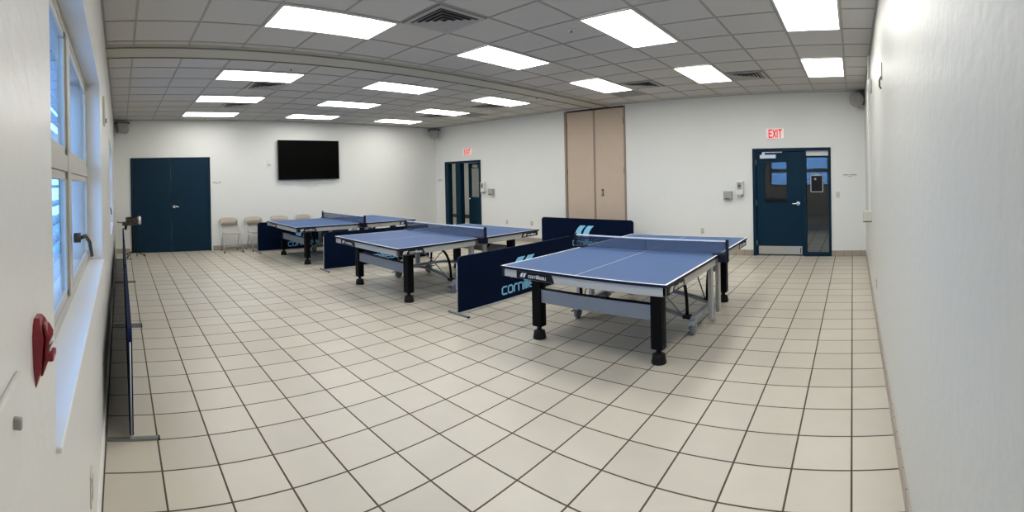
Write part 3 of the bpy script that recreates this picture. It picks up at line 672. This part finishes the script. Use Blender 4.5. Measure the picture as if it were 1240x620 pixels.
            mb.box(cx - 0.036, cx - 0.030, yy - 0.014, yy + 0.014, 0.06, 0.14, 'fender'); mb.box(cx + 0.030, cx + 0.036, yy - 0.014, yy + 0.014, 0.06, 0.14, 'fender')
            mb.cyl((cx, yy, 0.135), (cx, yy, 0.175), 0.018, 'fender'); mb.box(cx - 0.012, cx + 0.012, min(yy + s * .05, yy + s * 0.13), max(yy + s * .05, yy + s * 0.13), 0.10, 0.112, 'dgrey'); part(mb, 'fender', wh, 0.003)
            mb = MB(); x = sx * 0.64
            q = [(x, s * (0.33 + 0.26 * (1 - math.cos(t * PI / 2))), 0.17 + 0.49 * math.sin(t * PI / 2) ** 0.8) for t in [k / 10 for k in range(11)]]
            mb.tube(q, (0.018, 0.010), 'blackm', n=8); mb.box(x - 0.04, x + 0.04, s * 0.33 - 0.035, s * 0.33 + 0.035, 0.165, 0.20, 'black'); part(mb, 'strut', r)
            mb = MB(); q = [(sx * (0.60 - 0.42 * t), s * (0.36 + 0.40 * t), 0.20 + 0.46 * math.sin(t * PI / 2)) for t in [k / 10 for k in range(11)]]
            mb.tube(q, 0.008, 'footg', n=8); part(mb, 'stay', r)
    for sx in (-1, 1):
        mb = MB(); mb.box(sx * 0.70 - 0.025, sx * 0.70 + 0.025, -0.34, 0.34, 0.145, 0.185, 'fender'); part(mb, 'side_rail', r, 0.004)
    # net
    nr = MB(); z0 = ZT + 0.004; z1 = ZT + 0.152; L = 0.955
    nr.box(-L, L, -0.001, 0.001, z0, z1 - 0.012, 'net'); nr.box(-L, L, -0.004, 0.004, z1 - 0.014, z1 + 0.001, 'white')
    nr.box(-0.004, 0.004, -0.002, 0.002, z0, z1 - 0.013, 'net')
    net = part(nr, 'net', r); net.location.y = 0.05
    for sx in (-1, 1):
        mb = MB(); cx = sx * (L + 0.012); mb.box(cx - 0.014, cx + 0.014, -0.02, 0.02, ZT - 0.08, z1 + 0.012, 'post')
        a, b = sorted((sx * (HX - 0.06), cx)); mb.box(a, b, -0.055, 0.055, ZT + 0.001, ZT + 0.014, 'post'); mb.box(*sorted((sx * (HX + 0.004), cx)), -0.06, 0.06, ZT - 0.075, ZT + 0.012, 'post')
        part(mb, 'net_post', net, 0.003)
    return r
t0 = make_table()
TB = [(-2.285, 2.58, 1.00, 'nearest blue table tennis table, its whole frame and casters visible'),
      (-5.75, 2.50, 1.02, 'middle blue table tennis table, between two navy barriers'),
      (-9.22, 2.50, 1.05, 'farthest blue table tennis table, nearest the beige chairs')]
for i, (x, y, sx, lb) in enumerate(TB):
    o = t0 if i == 0 else copy_tree(t0); o.location = (x, y, 0); o.scale = (sx, 1, 1)
    tag(o, lb, 'table', 'table tennis tables')

# ================================================================== BARRIERS
def make_barrier(L=2.40):
    """along local x, printed face towards local -y"""
    r = thing('barrier', '', 'barrier'); hx = L / 2; z0, z1, rr = 0.035, 0.70, 0.07
    mb = MB(); poly = [(-hx, z0), (hx, z0)] + [(hx - rr + rr * math.cos(t), z1 - rr + rr * math.sin(t)) for t in [PI / 2 * k / 6 for k in range(7)]] + [(-hx + rr - rr * math.sin(t), z1 - rr + rr * math.cos(t)) for t in [PI / 2 * k / 6 for k in range(7)]]
    mb.prism(poly, (0, -0.014, 0), (1, 0, 0), (0, 0, 1), (0, 1, 0), 0.028, 'fabric', side='fabrichem'); pn = part(mb, 'fabric_panel', r)
    mb = MB(); s = 0.094; w = text_width('cornilleau', s, 0.34)
    lettering(mb, 'cornilleau', (-w / 2, -0.0145, 0.105), (1, 0, 0), (0, 0, 1), (0, -1, 0), s, 0.021, 'logo', gap=0.34)
    chevrons(mb, (-0.26, -0.0145, 0.30), (1, 0, 0), (0, 0, 1), (0, -1, 0), 0.25, 'logo'); part(mb, 'printed_logo', pn)
    mb = MB(); mb.box(-hx, hx, -0.011, 0.011, 0.012, z0 + 0.002, 'railg'); part(mb, 'bottom_rail', r, 0.003)
    for sx in (-1, 1):
        mb = MB(); mb.tube([(sx * (hx + 0.008), 0, 0.02), (sx * (hx + 0.008), 0, z1 - rr)], 0.005, 'railg', n=8); part(mb, 'upright', r)
        mb = MB(); x = sx * (hx - 0.01); mb.box(x - 0.017, x + 0.017, -0.17, 0.17, 0, 0.014, 'footg')
        mb.box(x - 0.018, x + 0.018, -0.18, -0.17, 0, 0.016, 'rubber'); mb.box(x - 0.018, x + 0.018, 0.17, 0.18, 0, 0.016, 'rubber'); part(mb, 'foot', r)
    return r
b0 = make_barrier()
BR = [(-4.17, 2.68, PI / 2 - 0.0, 'navy printed barrier left of the nearest table, behind its legs'), (-7.72, 2.60, PI / 2, 'navy printed barrier between the middle and farthest tables'),
      (-10.50, 2.18, PI / 2, 'navy printed barrier left of the farthest table, by the chairs'), (-5.57, 6.42, 0, 'navy printed barrier standing in front of the tall beige doors'),
      (-4.17, -2.145, PI, 'nearest of the navy barriers standing along the window wall'), (-6.64, -2.145, PI, 'second navy barrier along window wall, before the ball machine one'),
      (-9.10, -2.145, PI, 'farthest navy barrier along window wall, nearest the double door')]
for i, (x, y, rz, lb) in enumerate(BR):
    o = b0 if i == 0 else copy_tree(b0); o.location = (x, y, 0); o.rotation_euler = (0, 0, rz); tag(o, lb, 'barrier', 'navy court barriers')

# ================================================================== FOLDING CHAIRS
def make_chair():
    """faces local +x"""
    r = thing('folding_chair', '', 'chair')
    mb = MB(); hw, hd, R = 0.205, 0.19, 0.05
    poly = []
    for cx, cy, a0 in ((hd - R, -hw + R, -90), (hd - R, hw - R, 0), (-hd + R, hw - R, 90), (-hd + R, -hw + R, 180)):
        for k in range(5): t = math.radians(a0 + 90 * k / 4); poly.append((cx + R * math.cos(t), cy + R * math.sin(t)))
    mb.prism(poly, (0.02, 0, 0.43), (1, 0, 0), (0, 1, 0), (0, 0, 1), 0.022, 'chair'); part(mb, 'seat', r, 0.006)
    mb = MB(); n = 12; vs = []; fs = []
    for k in range(n + 1):
        y = -0.215 + 0.43 * k / n; x = -0.235 - 0.035 * math.cos(PI * (y / 0.46)); zt = 0.79 - 0.03 * (abs(y) / 0.215) ** 4
        vs += [(x, y, 0.60), (x - 0.03, y, zt), (x - 0.014, y, 0.60), (x - 0.044, y, zt)]
    for k in range(n):
        a = k * 4; b = a + 4; fs += [(a, b, b + 1, a + 1), (a + 2, a + 3, b + 3, b + 2), (a + 1, b + 1, b + 3, a + 3), (a, a + 2, b + 2, b)]
    fs += [(0, 1, 3, 2), (n * 4, n * 4 + 2, n * 4 + 3, n * 4 + 1)]
    mb.solid(vs, fs, 'chair', True); part(mb, 'backrest', r)
    for sy in (-1, 1):
        y = sy * 0.225
        mb = MB(); mb.tube([(0.25, y, 0.012), (0.12, y, 0.30), (0.03, y, 0.44), (-0.16, y, 0.62), (-0.245, y, 0.74)], 0.012, 'chairleg'); mb.cyl((0.25, y, 0), (0.25, y, 0.03), 0.016, 'rubber'); part(mb, 'leg', r)
        y = sy * 0.205
        mb = MB(); mb.tube([(-0.22, y, 0.012), (-0.12, y, 0.22), (0.0, y, 0.43)], 0.011, 'chairleg'); mb.cyl((-0.22, y, 0), (-0.22, y, 0.03), 0.015, 'rubber'); part(mb, 'leg', r)
    mb = MB(); mb.tube([(0.185, -0.225, 0.15), (0.185, 0.225, 0.15)], 0.009, 'chairleg'); part(mb, 'stretcher', r)
    mb = MB(); mb.tube([(-0.17, -0.205, 0.11), (-0.17, 0.205, 0.11)], 0.009, 'chairleg'); part(mb, 'stretcher', r)
    return r
c0 = make_chair()
CH = [(0.44, 0.0, 'beige folding chair nearest the navy double door'), (1.10, 0.12, 'beige folding chair half hidden behind the far barrier end'),
      (1.74, -0.05, 'third beige folding chair from the double door, behind the farthest table'), (2.42, 0.05, 'fourth beige folding chair from the double door, beneath the television')]
for i, (y, rz, lb) in enumerate(CH):
    o = c0 if i == 0 else copy_tree(c0); o.location = (-10.92, y, 0); o.rotation_euler = (0, 0, rz); tag(o, lb, 'chair', 'beige folding chairs along the far wall')
for o in (c for c in COL.objects if c.name.startswith('folding_chair')): pass

# ================================================================== BALL MACHINE ON STAND
r = thing('ball_machine', 'dark machine with silver canister on a thin black stand', 'machine', (-10.72, -1.92, 0))
mb = MB(); mb.box(-0.13, 0.13, -0.24, 0.10, 0.72, 0.80, 'brownish'); mb.box(-0.10, 0.10, -0.16, 0.08, 0.80, 0.88, 'brownish'); mb.cyl((0, -0.06, 0.88), (0, -0.06, 0.905), 0.10, 'black', n=24); part(mb, 'body', r, 0.015)
mb = MB(); mb.lathe((0.0, 0.15, 0.74), [(0.045, 0), (0.05, 0.01), (0.05, 0.15), (0.035, 0.175), (0.02, 0.185)], 'can'); part(mb, 'canister', r)
mb = MB(); mb.tube([(0, -0.22, 0.78), (0, -0.32, 0.79), (0, -0.36, 0.80)], 0.012, 'dgrey'); part(mb, 'nozzle', r)
mb = MB(); mb.tube([(0, -0.15, 0.72), (0, -0.17, 0.62)], 0.03, 'black'); part(mb, 'motor', r)
mb = MB(); mb.cyl((0, 0, 0.10), (0, 0, 0.73), 0.016, 'black'); part(mb, 'pole', r)
mb = MB(); mb.cyl((0.0, 0.09, 0.0), (0, 0.09, 0.72), 0.010, 'black'); part(mb, 'pole', r)
for a in (90, 210, 330):
    t = math.radians(a); mb = MB(); mb.tube([(0, 0, 0.14), (0.14 * math.cos(t), 0.14 * math.sin(t), 0.08), (0.26 * math.cos(t), 0.26 * math.sin(t), 0.02)], 0.010, 'black'); mb.cyl((0.26 * math.cos(t), 0.26 * math.sin(t), 0), (0.26 * math.cos(t), 0.26 * math.sin(t), 0.04), 0.018, 'rubber')
    part(mb, 'leg', r)

# ================================================================== WORLD, CAMERA, VIEW
w = bpy.data.worlds.new('sky'); S.world = w; w.use_nodes = True; nt = w.node_tree
bg = nt.nodes['Background']; bg.inputs['Color'].default_value = (0.22, 0.50, 1.0, 1); bg.inputs['Strength'].default_value = 7.0

k, x0, y0, pit, rol = 564.698, 1032.614, 219.268, 0.0182995, 0.0104199
cp, sp, cr, sr = math.cos(pit), math.sin(pit), math.cos(rol), math.sin(rol)
R1 = Matrix(((1, 0, 0), (0, cp, -sp), (0, sp, cp))); R2 = Matrix(((cr, 0, -sr), (0, 1, 0), (sr, 0, cr)))
Mx = R2 @ R1; right, fwd, up = Mx[0], Mx[1], Mx[2]
cam = bpy.data.cameras.new('camera'); co = bpy.data.objects.new('camera', cam); COL.objects.link(co)
rot = Matrix((right, up, -fwd)).transposed().to_4x4()
co.matrix_world = Matrix.Translation((0.0227, -2.1894, 1.6288)) @ rot
cam.type = 'PANO'; cam.panorama_type = 'CENTRAL_CYLINDRICAL'; cam.clip_start = 0.02
cam.central_cylindrical_radius = 1.0
cam.central_cylindrical_range_u_min = (0 - x0) / k; cam.central_cylindrical_range_u_max = (1240 - x0) / k
cam.central_cylindrical_range_v_min = -(620 - y0) / k; cam.central_cylindrical_range_v_max = y0 / k
S.camera = co
S.view_settings.view_transform = 'Standard'; S.view_settings.look = 'None'; S.view_settings.gamma = 1; S.view_settings.use_curve_mapping = False
S.view_settings.exposure = 0.5
S.cycles.max_bounces = 10; S.cycles.diffuse_bounces = 6; S.cycles.transparent_max_bounces = 16
S.cycles.use_denoising = True
